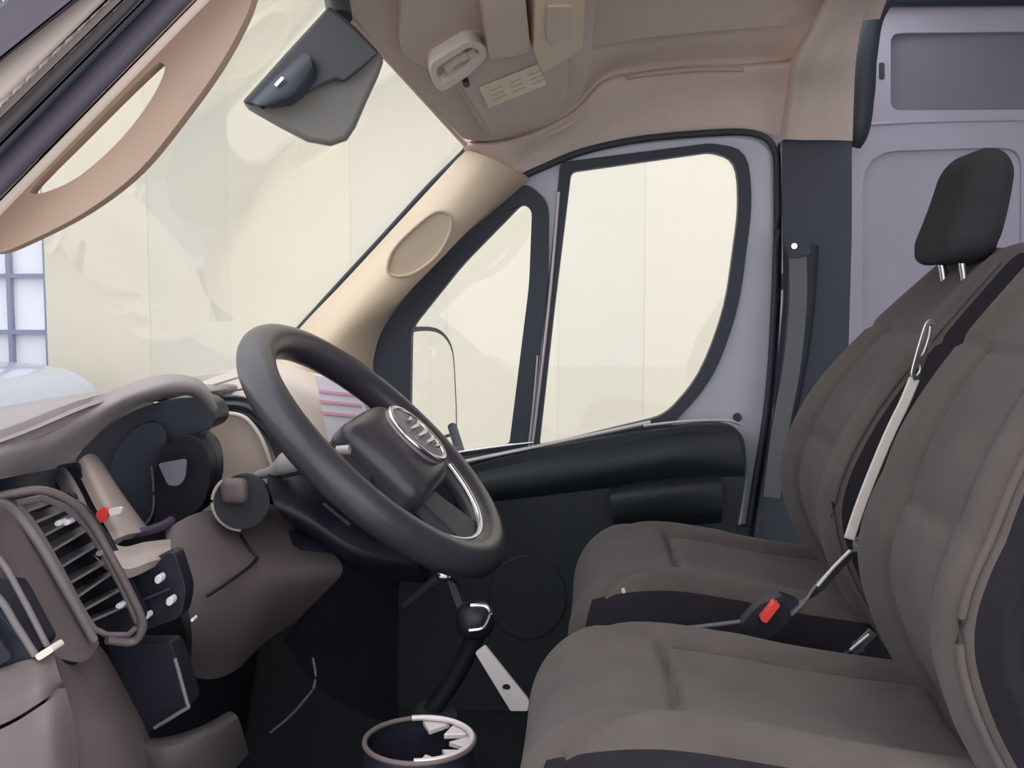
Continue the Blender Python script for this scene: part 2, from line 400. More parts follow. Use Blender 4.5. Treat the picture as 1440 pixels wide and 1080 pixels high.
tube('header_seal', cr([Vector((hdr(Y)[0]-.004, Y, hdr(Y)[1]-.002)) for Y in (.78, 1.1, 1.4, 1.7, 1.9, 2.1, 2.25)], 5), .006, M_liner, ws)

# ------------------------------------------------------------ far door
D = YP(YD)
fr_out = rc([(700, 266, 4), (780, 228, 20), (900, 196, 30), (1050, 188, 30), (1090, 215, 22), (1096, 400, 30), (1086, 560, 20), (1060, 720, 20), (1040, 900, 5), (520, 900, 5), (500, 560, 20), (545, 450, 30), (640, 335, 20)], 20)
win_o = rc([(792, 232, 8), (1000, 205, 10), (1048, 214, 40), (1054, 290, 30), (1036, 430, 40), (1000, 530, 50), (935, 600, 20), (750, 640, 6), (772, 430, 20)], 15)
qua_o = rc([(738, 260, 14), (768, 285, 22), (768, 400, 20), (738, 636, 8), (560, 650, 8), (530, 590, 10), (527, 475, 30), (640, 335, 20)], 15)
sb_ = plate('wall_right', YD+.03, [(695, 150), (1190, 60), (1190, 700), (1055, 700), (1075, 500), (1080, 300), (1075, 216), (1045, 195), (900, 203), (785, 236), (705, 276), (690, 270)], (), .02, M_paint); struct(sb_, 'grey painted body side around the door opening', 'wall')
dr = plate('door_1', YD+.005, fr_out, [win_o, qua_o], .05, M_paint, None, bevel=.006)
struct(dr, 'far door with grey painted window frame and black inner panel', 'door')
win_i = rc([(803, 241, 8), (1000, 213, 10), (1036, 224, 30), (1040, 290, 30), (1021, 430, 40), (985, 530, 50), (935, 585, 20), (758, 628, 6), (780, 430, 20)], 15)
qua_i = rc([(735, 285, 10), (748, 296, 8), (744, 400, 20), (716, 626, 8), (590, 645, 8), (576, 590, 10), (578, 462, 14), (650, 372, 20)], 15)
def ring(name, o, i, Y, t, m, par, bevel=.003): return plate(name, Y, o, [i], t, m, par, bevel=bevel)
win_oo = rc([(788, 228, 8), (1000, 201, 10), (1053, 210, 42), (1058, 290, 30), (1040, 430, 40), (1004, 535, 50), (935, 608, 20), (746, 645, 6), (768, 430, 20)], 15)
ring('window_gasket', win_oo, win_i, YD-.004, .03, M_seal, dr)
qua_oo = rc([(738, 256, 14), (772, 282, 22), (771, 400, 20), (741, 640, 8), (560, 655, 8), (527, 590, 10), (524, 472, 30), (638, 331, 20)], 15)
ring('quarter_gasket', qua_oo, qua_i, YD-.004, .03, M_seal, dr)
plate('pane', YD+.02, win_i, (), .004, M_glass, dr); plate('pane', YD+.02, qua_i, (), .004, M_glass, dr)
tube('channel_trim', cr([P(786, 270, YD-.006), P(772, 430, YD-.006), P(748, 632, YD-.006)], 6), .0035, M_metal, dr)
tube('channel_trim', cr([P(756, 500, YD-.012), P(750, 570, YD-.012), P(743, 632, YD-.012)], 4), .002, M_metal, dr)
# opening weatherstrip
tube('opening_seal', cr([P(700, 264, YD-.002), P(760, 237, YD-.004), P(820, 213, YD-.007), P(900, 196, YD-.012), P(1000, 187, YD-.012), P(1060, 188, YD-.012), P(1088, 208, YD-.012), P(1093, 260, YD-.01), P(1090, 400, YD-.01), P(1080, 560, YD-.01), P(1056, 720, YD-.01), P(1040, 860, YD-.01)], 6), .0075, M_seal, dr)
tube('opening_trim', cr([P(1100, 200, YD-.03), P(1102, 300, YD-.03), P(1100, 430, YD-.03), P(1090, 570, YD-.03), P(1066, 730, YD-.03), P(1050, 860, YD-.03)], 6), .0035, M_paint, dr)
# inner panel
pan = rc([(620, 668, 10), (700, 645, 10), (760, 632, 20), (900, 608, 30), (1010, 595, 20), (1046, 606, 24), (1051, 660, 20), (1036, 740, 10), (1020, 1000, 5), (520, 1000, 5), (560, 700, 10)], 15)
dp = plate('door_panel', YD-.05, pan, (), .06, M_door, dr, bevel=.012)
tube('belt_ledge', cr([P(560, 668, YD-.03), P(640, 652, YD-.03), P(760, 627, YD-.03), P(860, 606, YD-.03), P(915, 594, YD-.03)], 6), .009, M_metal, dr, flat=.5)  # pale tone stands for light reflected along the dark ledge
tube('belt_strip', cr([P(620, 640, YD-.015), P(700, 628, YD-.015), P(750, 622, YD-.015)], 6), .003, M_chrome, dr)
tube('belt_strip', cr([P(620, 648, YD-.02), P(690, 640, YD-.02), P(745, 632, YD-.02)], 6), .004, M_seal, dr)
grid('upper_roll', [[(640, 672, 2.25), (760, 645, 2.25), (880, 622, 2.25), (960, 608, 2.25), (1035, 608, 2.25)],
                    [(640, 685, 2.235), (760, 662, 2.232), (880, 640, 2.23), (960, 628, 2.23), (1042, 630, 2.24)],
                    [(640, 700, 2.235), (760, 682, 2.232), (880, 662, 2.228), (960, 650, 2.228), (1046, 655, 2.24)],
                    [(640, 712, 2.25), (760, 698, 2.25), (880, 683, 2.25), (960, 672, 2.25), (1046, 670, 2.25)]], M_door, dr, thick=.01)
grid('armrest', [[(860, 685, 2.25), (900, 677, 2.25), (960, 670, 2.25), (1010, 668, 2.25)],
                 [(858, 700, 2.22), (900, 693, 2.20), (960, 686, 2.20), (1015, 684, 2.22)],
                 [(862, 730, 2.22), (900, 728, 2.21), (960, 722, 2.21), (1015, 718, 2.22)],
                 [(870, 745, 2.25), (900, 744, 2.25), (960, 740, 2.25), (1015, 735, 2.25)]], M_door, dr, thick=.01)
plate('inner_handle', 2.24, rc([(770, 655), (800, 652), (803, 678), (772, 682)], 6), (), .02, M_dark, dr, bevel=.003)
plate('speaker_cover', 2.245, ell(742, 840, 55, 60), (), .01, M_door, dr, bevel=.003)
tube('rear_ledge', cr([P(905, 599, 2.235), P(960, 593, 2.235), P(1020, 591, 2.235), P(1043, 598, 2.24)], 5), .006, M_metal, dr, flat=.5)
plate('screw', YD-.001, ell(1037, 587, 6, 6), (), .006, M_seal, dr)
sk = tube('sill_edge', cr([P(1050, 650, YD-.005), P(1047, 690, YD-.005), P(1038, 745, YD-.005)], 4), .003, M_paint, dr)
box('wall_right', (-1.02, 2.28, 0), (.45, 2.34, .60), M_door)
struct(COL.objects[-1], 'dark lower body side beneath the far door', 'wall')

# B pillar
pb = rc([(1100, 196, 3), (1198, 194, 3), (1198, 330, 10), (1193, 500, 10), (1190, 760, 10), (1185, 1000, 3), (1030, 1000, 3), (1062, 740, 10), (1088, 580, 10), (1102, 420, 10)], 8)
bp_ = plate('trim_4', 2.26, pb, (), .06, M_bpil, None, bevel=.01); struct(bp_, 'black plastic pillar trim behind the far door', 'trim')
grid('belt_cover', [[(1108, 345, 2.25), (1106, 430, 2.25), (1098, 520, 2.25), (1080, 640, 2.25)], [(1122, 345, 2.215), (1122, 430, 2.22), (1112, 520, 2.22), (1090, 640, 2.22)],
                    [(1143, 345, 2.22), (1140, 430, 2.22), (1128, 520, 2.22), (1102, 640, 2.22)], [(1152, 345, 2.25), (1146, 430, 2.25), (1134, 520, 2.25), (1108, 640, 2.25)]], M_bpil, bp_, thick=.008)
plate('latch', 2.22, rc([(1088, 606), (1097, 608), (1103, 624), (1093, 628)], 3), (), .01, M_white, bp_, bevel=.002)
sb = thing('seat_belt', 'dark seat belt hanging from its guide on the black pillar', 'seat belt', tuple(P(1120, 350, 2.20)))
plate('belt_guide', 2.19, rc([(1106, 338), (1138, 334), (1142, 358), (1110, 364)], 8), (), .02, M_seal, sb, bevel=.004)
tube('bolt', [P(1117, 346, 2.195), P(1117, 346, 2.185)], .006, M_chrome, sb)
ribbon('webbing', cr([P(1122, 358, 2.20), P(1122, 430, 2.20), P(1113, 520, 2.20), P(1098, 600, 2.20), P(1085, 700, 2.20)], 5), .035, .003, M_webd, sb, up=Vector((1, 0, .01)))

# cargo wall
YC = 2.40
cw_out = [(1190, -80), (1800, -90), (1800, 1200), (1150, 1200)]
r1 = rc([(1253, 47, 14), (1700, 42, 14), (1700, 152, 14), (1253, 155, 14)], 14)
r2 = rc([(1214, 214, 50), (1420, 207, 30), (1437, 220, 20), (1437, 1100, 20), (1214, 1100, 10)], 30)
cw = plate('wall_right_cargo', YC, cw_out, [r1, r2], .03, M_cargo, None, bevel=.006); cw.name = 'wall_right.001'
struct(cw, 'lavender grey load space side wall with pressed recesses', 'wall')
plate('recess_plate', YC+.016, rc([(1245, 40, 14), (1710, 32, 14), (1710, 160, 14), (1245, 163, 14)], 14), (), .01, M_cargo2, cw)  # darker grey plate set back behind the upper recess opening
plate('lower_panel', YC+.012, rc([(1208, 205, 50), (1420, 200, 30), (1445, 212, 20), (1445, 1110, 20), (1208, 1110, 10)], 30), (), .02, M_cargo, cw)
tube('rib', cr([P(1225, 175, YC), P(1300, 171, YC), P(1440, 168, YC), P(1700, 165, YC)], 4), .004, M_cargo, cw)
r2o = rc([(1221, 222, 48), (1420, 214, 30), (1431, 228, 16), (1431, 1100, 20), (1221, 1100, 10)], 30)
tube('upper_beam', [P(1225, -4, YC-.02), P(1440, -6, YC-.02), P(1800, -8, YC-.02)], .02, M_seal, cw, up=Vector((0, 0, 1)))
plate('slot', YC-.001, rc([(1236, 88), (1244, 88), (1244, 112), (1236, 112)], 3), (), .004, M_seal, cw)
rb = box('wall_rear', (3.15, .6, 0), (3.2, 2.5, 1.78), M_cargo); struct(rb, 'grey rear wall of the load space', 'wall')
lw = box('wall_left', (1.5, .60, 0), (3.2, .64, 1.78), M_cargo); struct(lw, 'grey near side wall of the load space', 'wall')

# ------------------------------------------------------------ near windscreen pillar (top left)
def bandplate(name, a0, a1, Y, t, m, par=None, bevel=.004, ext=500):
    # band between two lines given by their (y at x=0, x at y=0)
    def ends(y0, x0):
        d = np.array((x0, -y0), float); d /= np.linalg.norm(d); p = np.array((0, y0), float)
        return p-d*640, p+d*(math.hypot(x0, y0)+ext)
    p, q = ends(*a0); r, s = ends(*a1)
    return plate(name, Y, [tuple(p), tuple(q), tuple(s), tuple(r)], (), t, m, par, bevel=bevel)
np_ = bandplate('trim_5', (296, 288), (262, 258), .765, .012, M_beige, None, bevel=.008); struct(np_, 'beige and black near windscreen pillar crossing the top left corner', 'trim')
bandplate('pillar_cover', (268, 262), (205, 200), .755, .012, mat('purple_black_trim', (.062, .05, .072), .5, noise=(9, .08)), np_, bevel=.008)
bandplate('door_seal', (212, 208), (190, 190), .742, .01, M_seal, np_, bevel=.006)
bandplate('pillar_flange', (200, 197), (128, 128), .745, .015, mat('brown_black_trim', (.085, .07, .072), .5, noise=(9, .08)), np_, bevel=.01)
bandplate('painted_flange', (134, 134), (68, 88), .73, .015, M_pink, np_, bevel=.012)
bandplate('outer_seal', (74, 94), (.5, .5), .72, .015, bpy.data.materials['purple_black_trim'], np_, bevel=.01)

gh = thing('grab_handle', 'large curved beige grab handle across the top left of the windscreen', 'handle', tuple(P(150, 200, .80)))
ho_out = cr([(-60, 350), (-10, 357), (35, 342), (120, 298), (195, 240), (262, 158), (310, 90), (345, 25), (362, -20), (400, -90)], 5)
ho_out += [(330, -90), (300, -20), (285, 5), (240, 52), (120, 170), (20, 268), (-60, 330)]
ho_in = cr([(42, 271), (70, 268), (115, 245), (170, 195), (212, 140), (231, 100), (226, 88), (214, 96), (170, 138), (110, 198), (62, 246)], 4, True)
plate('grip', .80, ho_out, [ho_in], .012, mat('handle_plastic', (.36, .245, .185), .5, noise=(9, .06)), gh, bevel=.0055)

# ------------------------------------------------------------ rear-view unit
mu = thing('interior_mirror', 'black windscreen mirror housing hanging from the header', 'mirror', tuple(P(450, 100, 1.45)))
def prism(name, back, front, yb, yf, m, par, bevel=.004):
    n = len(back); V = [P(a, b, yf) for a, b in front]+[P(a, b, yb) for a, b in back]
    Fc = [tuple(range(n)), tuple(range(n, 2*n))[::-1]]+[(i, (i+1) % n, n+(i+1) % n, n+i) for i in range(n)]
    return mk(name, V, Fc, m, par, bevel=bevel)
b1 = [(340, 143), (400, 78), (463, 8), (500, 40), (541, 82), (532, 108), (515, 145), (512, 152), (500, 180), (488, 198), (465, 206), (432, 200), (390, 178), (350, 155)]
prism('housing', b1, [(a*.97+450*.03, b*.97+115*.03) for a, b in b1], 1.37, 1.28, M_cam2, mu, .006)
b2 = [(340, 144), (400, 77), (463, 8), (500, 38), (534, 74), (505, 100), (483, 117), (472, 112), (450, 122), (430, 133), (412, 148), (385, 152), (355, 149)]
prism('upper_shell', b2, b2, 1.29, 1.265, M_cam, mu, .004)
grid('lens_bulge', [[(352, 143, 1.266), (385, 108, 1.266), (425, 72, 1.266)], [(362, 147, 1.245), (398, 118, 1.24), (436, 80, 1.25)], [(378, 150, 1.245), (412, 133, 1.24), (440, 95, 1.25)], [(395, 150, 1.266), (425, 138, 1.266), (445, 112, 1.266)]], M_bpil, mu, thick=.01)
plate('lens_highlight', 1.237, rc([(385, 119), (396, 107), (400, 110), (389, 122)], 2), (), .004, M_chrome, mu)  # bright sliver painted in as the highlight on the bulge
tube('stem', [P(478, 26, 1.32), P(474, 2, 1.33)], .016, M_cam, mu)

# ------------------------------------------------------------ overhead console
OC = Plane(P(655, 196, 2.03), P(480, 10, 1.38), P(822, 125, 2.0))
oc = thing('overhead_console', 'beige overhead console with lamp and sticker above the windscreen', 'console', tuple(P(690, 100, 1.9)))
oc_out = rc([(652, 196, 6), (560, 98, 20), (484, 8, 4), (500, -60, 10), (850, -80, 10), (836, 20, 30), (826, 125, 50), (790, 168, 30), (690, 200, 30)], 20)
plate('body', OC, oc_out, (), .05, M_beige, oc, h=0, bevel=.02)
plate('panel', OC, rc([(560, 62, 10), (640, 112, 12), (686, 186, 14), (778, 160, 40), (796, 120, 20), (796, -60, 10), (560, -60, 10)], 12), (), .016, M_beige, oc, h=.014, bevel=.007)
plate('panel_step', OC, rc([(640, 100, 4), (690, 178, 8), (765, 156, 30), (775, 120, 20), (775, 20, 10), (650, 30, 10)], 8), (), .008, M_beige, oc, h=.018, bevel=.003)
lo_ = rc([(594, 62, 12), (652, 27, 14), (672, 34, 12), (676, 52, 10), (650, 80, 12), (612, 104, 10), (600, 92, 8)], 10)
li_ = rc([(603, 68, 8), (650, 37, 10), (664, 42, 8), (666, 52, 8), (642, 74, 10), (614, 92, 8), (608, 86, 5)], 8)
dl = plate('lamp_bezel', OC, lo_, [li_], .018, M_lamp, oc, h=.032, bevel=.004)
plate('lamp_lens', OC, li_, (), .006, M_beige, oc, h=.018)
for k in range(3):
    a = 618+k*11; b = 78-k*6
    plate('lamp_rib', OC, rc([(a, b), (a+22, b-15), (a+26, b-10), (a+4, b+5)], 2), (), .008, M_lamp, oc, h=.026, bevel=.001)
plate('flap', OC, rc([(662, -60, 4), (676, 45, 5), (712, 40, 4), (733, 36, 5), (722, -60, 4)], 4), (), .03, M_beige, oc, h=.045, bevel=.004)
plate('switch_pod', OC, rc([(736, 30, 5), (748, 62, 5), (805, 28, 5), (806, -60, 4), (736, -60, 4)], 4), (), .035, M_pillar, oc, h=.05, bevel=.004)
plate('pod_recess', OC, rc([(752, 8, 4), (764, 18, 3), (788, 2, 4), (786, -40, 4), (752, -40, 4)], 3), (), .004, M_beige, oc, h=.053, bevel=.002)
plate('button', OC, ell(648, 95, 5, 4), (), .01, M_dark, oc, h=.03, bevel=.001)
lb = plate('warning_label', OC, rc([(668, 108), (682, 137), (764, 103), (750, 75)], 2), (), .0015, M_label, oc, h=.0205)
for k in range(3):
    u0 = np.array((683+k*27, 111-k*11)); 
    for j in range(3):
        a, b = u0+np.array((j*2.6, j*6.2))
        plate('label_text', OC, [(a, b), (a+17, b-7), (a+17.8, b-5.2), (a+.8, b+1.8)], (), .0008, M_beige, oc, h=.0212)

# ------------------------------------------------------------ dashboard
ds = thing('dashboard', 'grey van dashboard with hooded dials, air vents and knee panel', 'dashboard', (-.75, 1.5, .0))
# inner dark body so nothing is hollow
def dsec(Y): return [(-.98, Y, .10), (-.98, Y, .82), (-.80, Y, .84), (-.72, Y, .78), (-.70, Y, .62), (-.74, Y, .45), (-.80, Y, .10)]
V = []; Fc = []
for Y in (.82, 2.27): V += dsec(Y)
Fc = [tuple(range(7)), tuple(range(7, 14))[::-1]]+[(i, (i+1) % 7, 7+(i+1) % 7, 7+i) for i in range(7)]
mk('dash_core', V, Fc, M_dark, ds, bevel=.01)
rbox('passenger_panel', (.36, .12, .60), .03, M_dashd, ds, cuts=6, loc=(-.80, .80, .56))
grid('top_pad', [[(-.94, .80, .91), (-.95, 1.1, .92), (-.95, 1.5, .92), (-.92, 1.9, .92), (-.78, 2.26, .93)],
                 [tuple(P(-160, 660, .84)), tuple(P(0, 609, .99)), tuple(P(150, 556, 1.32)), tuple(P(275, 545, 1.75)), tuple(P(372, 532, 2.24))],
                 [tuple(P(-170, 690, .83)), tuple(P(0, 622, .98)), tuple(P(155, 570, 1.32)), tuple(P(285, 562, 1.75)), tuple(P(380, 545, 2.22))]], M_pad, ds, px=False, thick=.012, nv=5, away=(-1, 0, -1))
grid('dial_hood', [[(-150, 655, .84), (-60, 627, .91), (0, 606, .97), (80, 577, 1.12), (150, 553, 1.28), (200, 533, 1.40), (245, 526, 1.48), (282, 535, 1.54), (302, 560, 1.58)],
                   [(-150, 680, .82), (-60, 652, .89), (0, 632, .94), (75, 608, 1.07), (133, 578, 1.20), (188, 550, 1.31), (243, 536, 1.40), (283, 545, 1.47), (306, 572, 1.52)],
                   [(-150, 702, .82), (-60, 672, .89), (0, 650, .94), (70, 633, 1.06), (120, 603, 1.17), (170, 570, 1.27), (225, 552, 1.36), (276, 553, 1.45), (302, 579, 1.50)],
                   [(-150, 722, .84), (-60, 690, .91), (0, 672, .96), (58, 661, 1.08), (108, 638, 1.18), (158, 592, 1.28), (214, 562, 1.37), (268, 557, 1.46), (296, 582, 1.51)]], M_pad, ds, thick=.010, nv=5)
plate('dial_housing', 1.50, rc([(104, 650, 10), (118, 628, 12), (170, 585, 30), (235, 560, 30), (285, 558, 25), (303, 578, 15), (300, 600, 12), (272, 611, 4), (290, 628, 15), (296, 665, 25), (285, 712, 25), (262, 732, 15), (200, 748, 15), (160, 752, 10)], 15), (), .06, M_navy, ds, bevel=.012)
cl = plate('dial_glass', 1.485, rc([(150, 672, 25), (168, 620, 30), (205, 590, 25), (232, 600, 20), (236, 640, 30), (215, 700, 25), (210, 742, 12), (170, 745, 10)], 15), (), .02, M_navy, ds, bevel=.006)
plate('side_pod', 1.46, cr([(222, 640), (240, 620), (270, 613), (290, 632), (296, 665), (286, 708), (258, 730), (228, 738), (215, 700)], 4, True), (), .03, M_dark, ds, bevel=.008)
plate('pod_reflection', 1.425, rc([(222, 652, 4), (262, 645, 6), (260, 674, 8), (250, 684, 6), (236, 682, 4)], 4), (), .004, M_cargo2, ds)  # grey patch painted in for the reflection on the pod
tube('glass_edge', cr([P(213, 655, 1.455), P(216, 690, 1.455), P(214, 722, 1.455), P(200, 742, 1.455)], 5), .0018, M_dash, ds)
grid('cluster_bezel', [[(105, 655, 1.20), (122, 690, 1.18), (140, 725, 1.16), (160, 760, 1.14)],
                       [(120, 640, 1.21), (142, 680, 1.19), (160, 715, 1.17), (178, 752, 1.15)],
                       [(135, 640, 1.28), (160, 680, 1.26), (182, 715, 1.24), (200, 748, 1.20)],
                       [(148, 655, 1.40), (170, 690, 1.40), (195, 725, 1.38), (210, 745, 1.34)]], M_pink, ds, thick=.01)
plate('warning_lamp', 1.135, rc([(134, 722), (146, 712), (153, 720), (148, 734), (138, 736)], 4), (), .006, M_red, ds, bevel=.001)
plate('warning_lamp', 1.135, rc([(152, 716), (170, 713), (170, 722), (154, 726)], 3), (), .006, M_white, ds, bevel=.001)
tube('cluster_sill', cr([P(158, 752, 1.15), P(195, 750, 1.2), P(225, 741, 1.27), P(240, 732, 1.33)], 5), .006, mat('purple_plastic', (.07, .05, .11), .4), ds)
grid('cluster_ledge', [[(112, 700, 1.14), (140, 745, 1.12), (170, 768, 1.12), (205, 762, 1.16), (240, 758, 1.22)],
                       [(125, 730, 1.10), (145, 765, 1.09), (175, 782, 1.09), (208, 775, 1.12), (240, 768, 1.16)],
                       [(140, 768, 1.08), (155, 790, 1.07), (180, 800, 1.07), (212, 790, 1.10), (240, 782, 1.14)]], M_pink, ds, thick=.012)
plate('ledge_gap', 1.19, rc([(78, 655), (108, 652), (128, 700), (150, 760), (130, 740), (95, 690)], 6), (), .01, M_dark, ds)
grid('side_vane', [[(74, 668, 1.17), (88, 658, 1.17), (98, 664, 1.17)], [(92, 700, 1.12), (106, 690, 1.12), (118, 700, 1.12)], [(112, 722, 1.1), (122, 725, 1.1), (134, 742, 1.1)]], M_dash, ds, thick=.01)
plate('sensor', 1.10, ell(96, 700, 8, 6, .7), (), .01, M_dark, ds)
# shelf between pad and vent
grid('mid_shelf', [[(-60, 690, .98), (0, 674, 1.04), (60, 662, 1.14), (100, 655, 1.20)],
                   [(-60, 700, .96), (0, 690, 1.02), (60, 685, 1.12), (96, 680, 1.18)],
                   [(-60, 712, .94), (0, 702, .99), (60, 702, 1.06), (100, 712, 1.12)]], M_navy, ds, thick=.015)
# air vent
Lr = cr([(22, 708), (45, 735), (70, 775), (95, 820), (115, 858), (132, 884)], 6)
Rr = cr([(58, 700), (95, 716), (125, 745), (152, 790), (176, 836), (192, 874)], 6)
def Yv(px): return .965+px*.0006
vb = plate('vent_back', 1.08, rc([(20, 700), (60, 690), (110, 715), (150, 770), (198, 868), (185, 898), (140, 892), (100, 840), (50, 755)], 10), (), .02, M_dark, ds)
fo = [(x_, y_) for x_, y_ in Lr]+[(150, 893), (180, 893), (192, 882)]+Rr[::-1]
tube('vent_frame', [P(a, b, Yv(a)-.02) for a, b in fo], .0034, M_dash, ds, closed=True, n=10)
tube('vent_frame_outer', cr([P(-30, 706, .93), P(20, 694, .95), (P(62, 690, .97)), P(100, 706, .99), P(130, 738, 1.01), P(158, 786, 1.02), P(182, 832, 1.03), P(200, 876, 1.04), P(188, 902, 1.04), P(150, 900, 1.02)], 6), .0055, M_dashd, ds, flat=.8)
for t in np.linspace(.10, .93, 9):
    i = int(t*(len(Lr)-1)); a = Lr[i]; b = Rr[min(len(Rr)-1, int((t*.94+.02)*(len(Rr)-1)))]
    b = (b[0]-2, b[1]-2)
    ya, yb = Yv(a[0]), Yv(b[0])
    V = [P(a[0], a[1], ya-.005), P(b[0], b[1], yb-.005), P(b[0]-6, b[1]-8, yb+.06), P(a[0]-6, a[1]-8, ya+.06)]
    V2 = [v+Vector((0, 0, -.0028)) for v in V]
    mk('slat', V+V2, [(0, 1, 2, 3), (7, 6, 5, 4), (0, 1, 5, 4), (1, 2, 6, 5), (2, 3, 7, 6), (3, 0, 4, 7)], M_dash, ds)
for a, b in ((82, 736), (93, 735), (168, 852), (140, 778)):
    plate('vent_tab', Yv(a)-.022, ell(a, b, 6, 4, -.3, 12), (), .012, M_white if b != 778 else M_pink, ds, bevel=.0015)
# bands of the centre stack, nearest the open door
grid('stack_face', [[(-120, 700, .86), (-10, 700, .90), (25, 712, .935), (62, 765, .955), (100, 830, .975), (140, 905, 1.0)],
                    [(-120, 730, .85), (-20, 728, .885), (10, 745, .91), (45, 800, .93), (78, 860, .945), (118, 930, .965)],
                    [(-120, 760, .84), (-30, 755, .87), (0, 790, .89), (20, 830, .905), (48, 880, .92), (78, 925, .935)]], M_dashd, ds, thick=.02)
tube('stack_highlight', cr([P(-20, 703, .89), P(18, 718, .925), P(55, 765, .94), P(92, 828, .955), P(132, 900, .98)], 6), .0045, M_dash, ds)  # paler tube stands for the highlight line along the stack band
plate('display_slot', .90, rc([(-80, 740, 4), (-20, 765, 10), (28, 835, 10), (65, 905, 8), (52, 918, 4), (20, 880, 10), (-80, 800, 4)], 6), (), .02, M_dark, ds, bevel=.003)
tube('slot_trim', cr([P(-60, 752, .88), P(-5, 782, .89), P(30, 838, .895), P(66, 908, .90)], 5), .003, M_dash, ds)
tube('slot_trim', cr([P(-60, 800, .87), P(-5, 838, .88), P(22, 878, .885), P(50, 922, .89)], 5), .0035, M_dash, ds)
plate('slot_clip', .885, rc([(48, 922), (70, 908), (76, 916), (54, 930)], 4), (), .02, M_lamp, ds, bevel=.002)
plate('radio_face', .895, rc([(-120, 790), (-30, 830), (18, 885), (48, 925), (0, 945), (-120, 990)], 8), (), .02, M_bpil, ds, bevel=.003)
plate('radio_screen', .874, rc([(-120, 840), (-30, 855), (4, 905), (18, 925), (-10, 940), (-120, 980)], 8), (), .004, M_dark, ds)
grid('stack_lower', [[(-120, 985, .86), (0, 940, .88), (45, 926, .89), (75, 920, .90)],
                     [(-120, 1035, .84), (0, 990, .86), (50, 965, .87), (86, 955, .89)],
                     [(-120, 1065, .835), (0, 1020, .855), (56, 988, .865), (94, 962, .90)]], M_dashd, ds, thick=.02)
grid('stack_foot', [[(-120, 1072, .83), (0, 1026, .85), (58, 992, .86), (92, 968, .88)],
                    [(-120, 1130, .82), (0, 1075, .84), (66, 1040, .85), (106, 1030, .88)],
                    [(-120, 1200, .81), (0, 1180, .83), (72, 1160, .84), (118, 1150, .88)]], M_dashd, ds, thick=.02)
grid('stack_side', [[(78, 922, .92), (105, 935, .97), (132, 905, 1.02), (150, 920, 1.1)],
                    [(95, 985, .92), (140, 990, .98), (165, 980, 1.05), (180, 975, 1.12)],
                    [(110, 1060, .90), (170, 1050, .97), (200, 1050, 1.05), (215, 1050, 1.12)],
                    [(125, 1200, .90), (200, 1190, .97), (230, 1190, 1.05), (250, 1190, 1.12)]], M_dashd, ds, thick=.015)
# pocket and lower edge
plate('open_pocket', 1.12, rc([(150, 905, 10), (240, 905, 8), (252, 935, 6), (268, 995, 8), (215, 1028, 8), (195, 1035, 6), (165, 960, 10)], 8), (), .03, M_dark, ds, bevel=.004)
tube('pocket_lip', cr([P(246, 926, 1.10), P(254, 955, 1.10), P(263, 988, 1.10), P(266, 994, 1.10)], 5), .0022, M_dash, ds)
tube('pocket_lip', cr([P(266, 994, 1.10), P(243, 1008, 1.10), P(217, 1024, 1.10)], 5), .0022, M_dash, ds)
grid('lower_lip', [[(170, 1030, 1.12), (220, 1038, 1.12), (280, 1022, 1.14), (322, 1000, 1.2)],
                   [(185, 1055, 1.06), (230, 1052, 1.06), (290, 1034, 1.09), (335, 1010, 1.15)],
                   [(190, 1200, 1.08), (240, 1150, 1.08), (310, 1100, 1.12), (350, 1060, 1.2)]], mat('olive_plastic', (.05, .045, .04), .5), ds, thick=.012)
# switch panel
plate('switch_panel', 1.12, rc([(165, 800, 8), (245, 775, 10), (262, 830, 12), (255, 868, 10), (195, 890, 10), (180, 845, 8)], 10), (), .025, M_dark, ds, bevel=.006)
for a, b, w_ in ((222, 815, 5), (238, 846, 5), (205, 867, 4), (270, 872, 2)):
    plate('button', 1.105, ell(a, b, w_, w_*1.3, .3, 12), (), .012, M_white, ds, bevel=.001)
tube('switch_divider', [P(190, 848, 1.117), P(238, 828, 1.117)], .002, M_bpil, ds)
# far side behind wheel
plate('cluster_surround', 1.80, cr([(290, 600), (318, 583), (345, 590), (368, 620), (385, 668), (392, 700), (340, 720), (285, 745), (290, 690), (298, 640)], 4, True), (), .06, mat('warm_dash_trim', (.55, .44, .37), .5, noise=(5, .05)), ds, bevel=.012)
tube('surround_rim', cr([P(318, 581, 1.79), P(345, 588, 1.79), P(368, 618, 1.79), P(386, 668, 1.79)], 6), .004, M_lamp, ds)
grid('hood_far_side', [[(300, 556, 1.86), (345, 558, 1.86), (385, 585, 1.86), (410, 620, 1.84), (425, 650, 1.8)],
                       [(304, 568, 1.80), (345, 570, 1.80), (380, 595, 1.80), (402, 630, 1.79), (412, 660, 1.76)],
                       [(308, 578, 1.82), (340, 580, 1.82), (368, 605, 1.82), (388, 645, 1.80), (394, 675, 1.78)]], M_bpil, ds, thick=.02)
grid('far_top', [[(285, 536, 1.9), (340, 519, 2.05), (400, 512, 2.15), (470, 540, 2.2)], [(288, 548, 1.87), (345, 540, 2.0), (410, 545, 2.1), (500, 575, 2.15)],
                 [(300, 575, 1.86), (365, 575, 1.96), (440, 600, 2.1), (530, 640, 2.15)], [(330, 620, 1.9), (420, 640, 2.0), (500, 680, 2.1), (560, 720, 2.15)]], M_lamp, ds, thick=.02)  # far end of the dash top: strong light put into a paler colour
tube('defrost_slot', cr([P(300, 554, 1.84), P(330, 549, 1.90), P(358, 545, 1.97)], 4), .004, M_seal, ds, flat=.4)
tube('defrost_slot', cr([P(296, 542, 1.86), P(330, 532, 1.93), P(356, 524, 2.0)], 4), .0025, M_metal, ds)
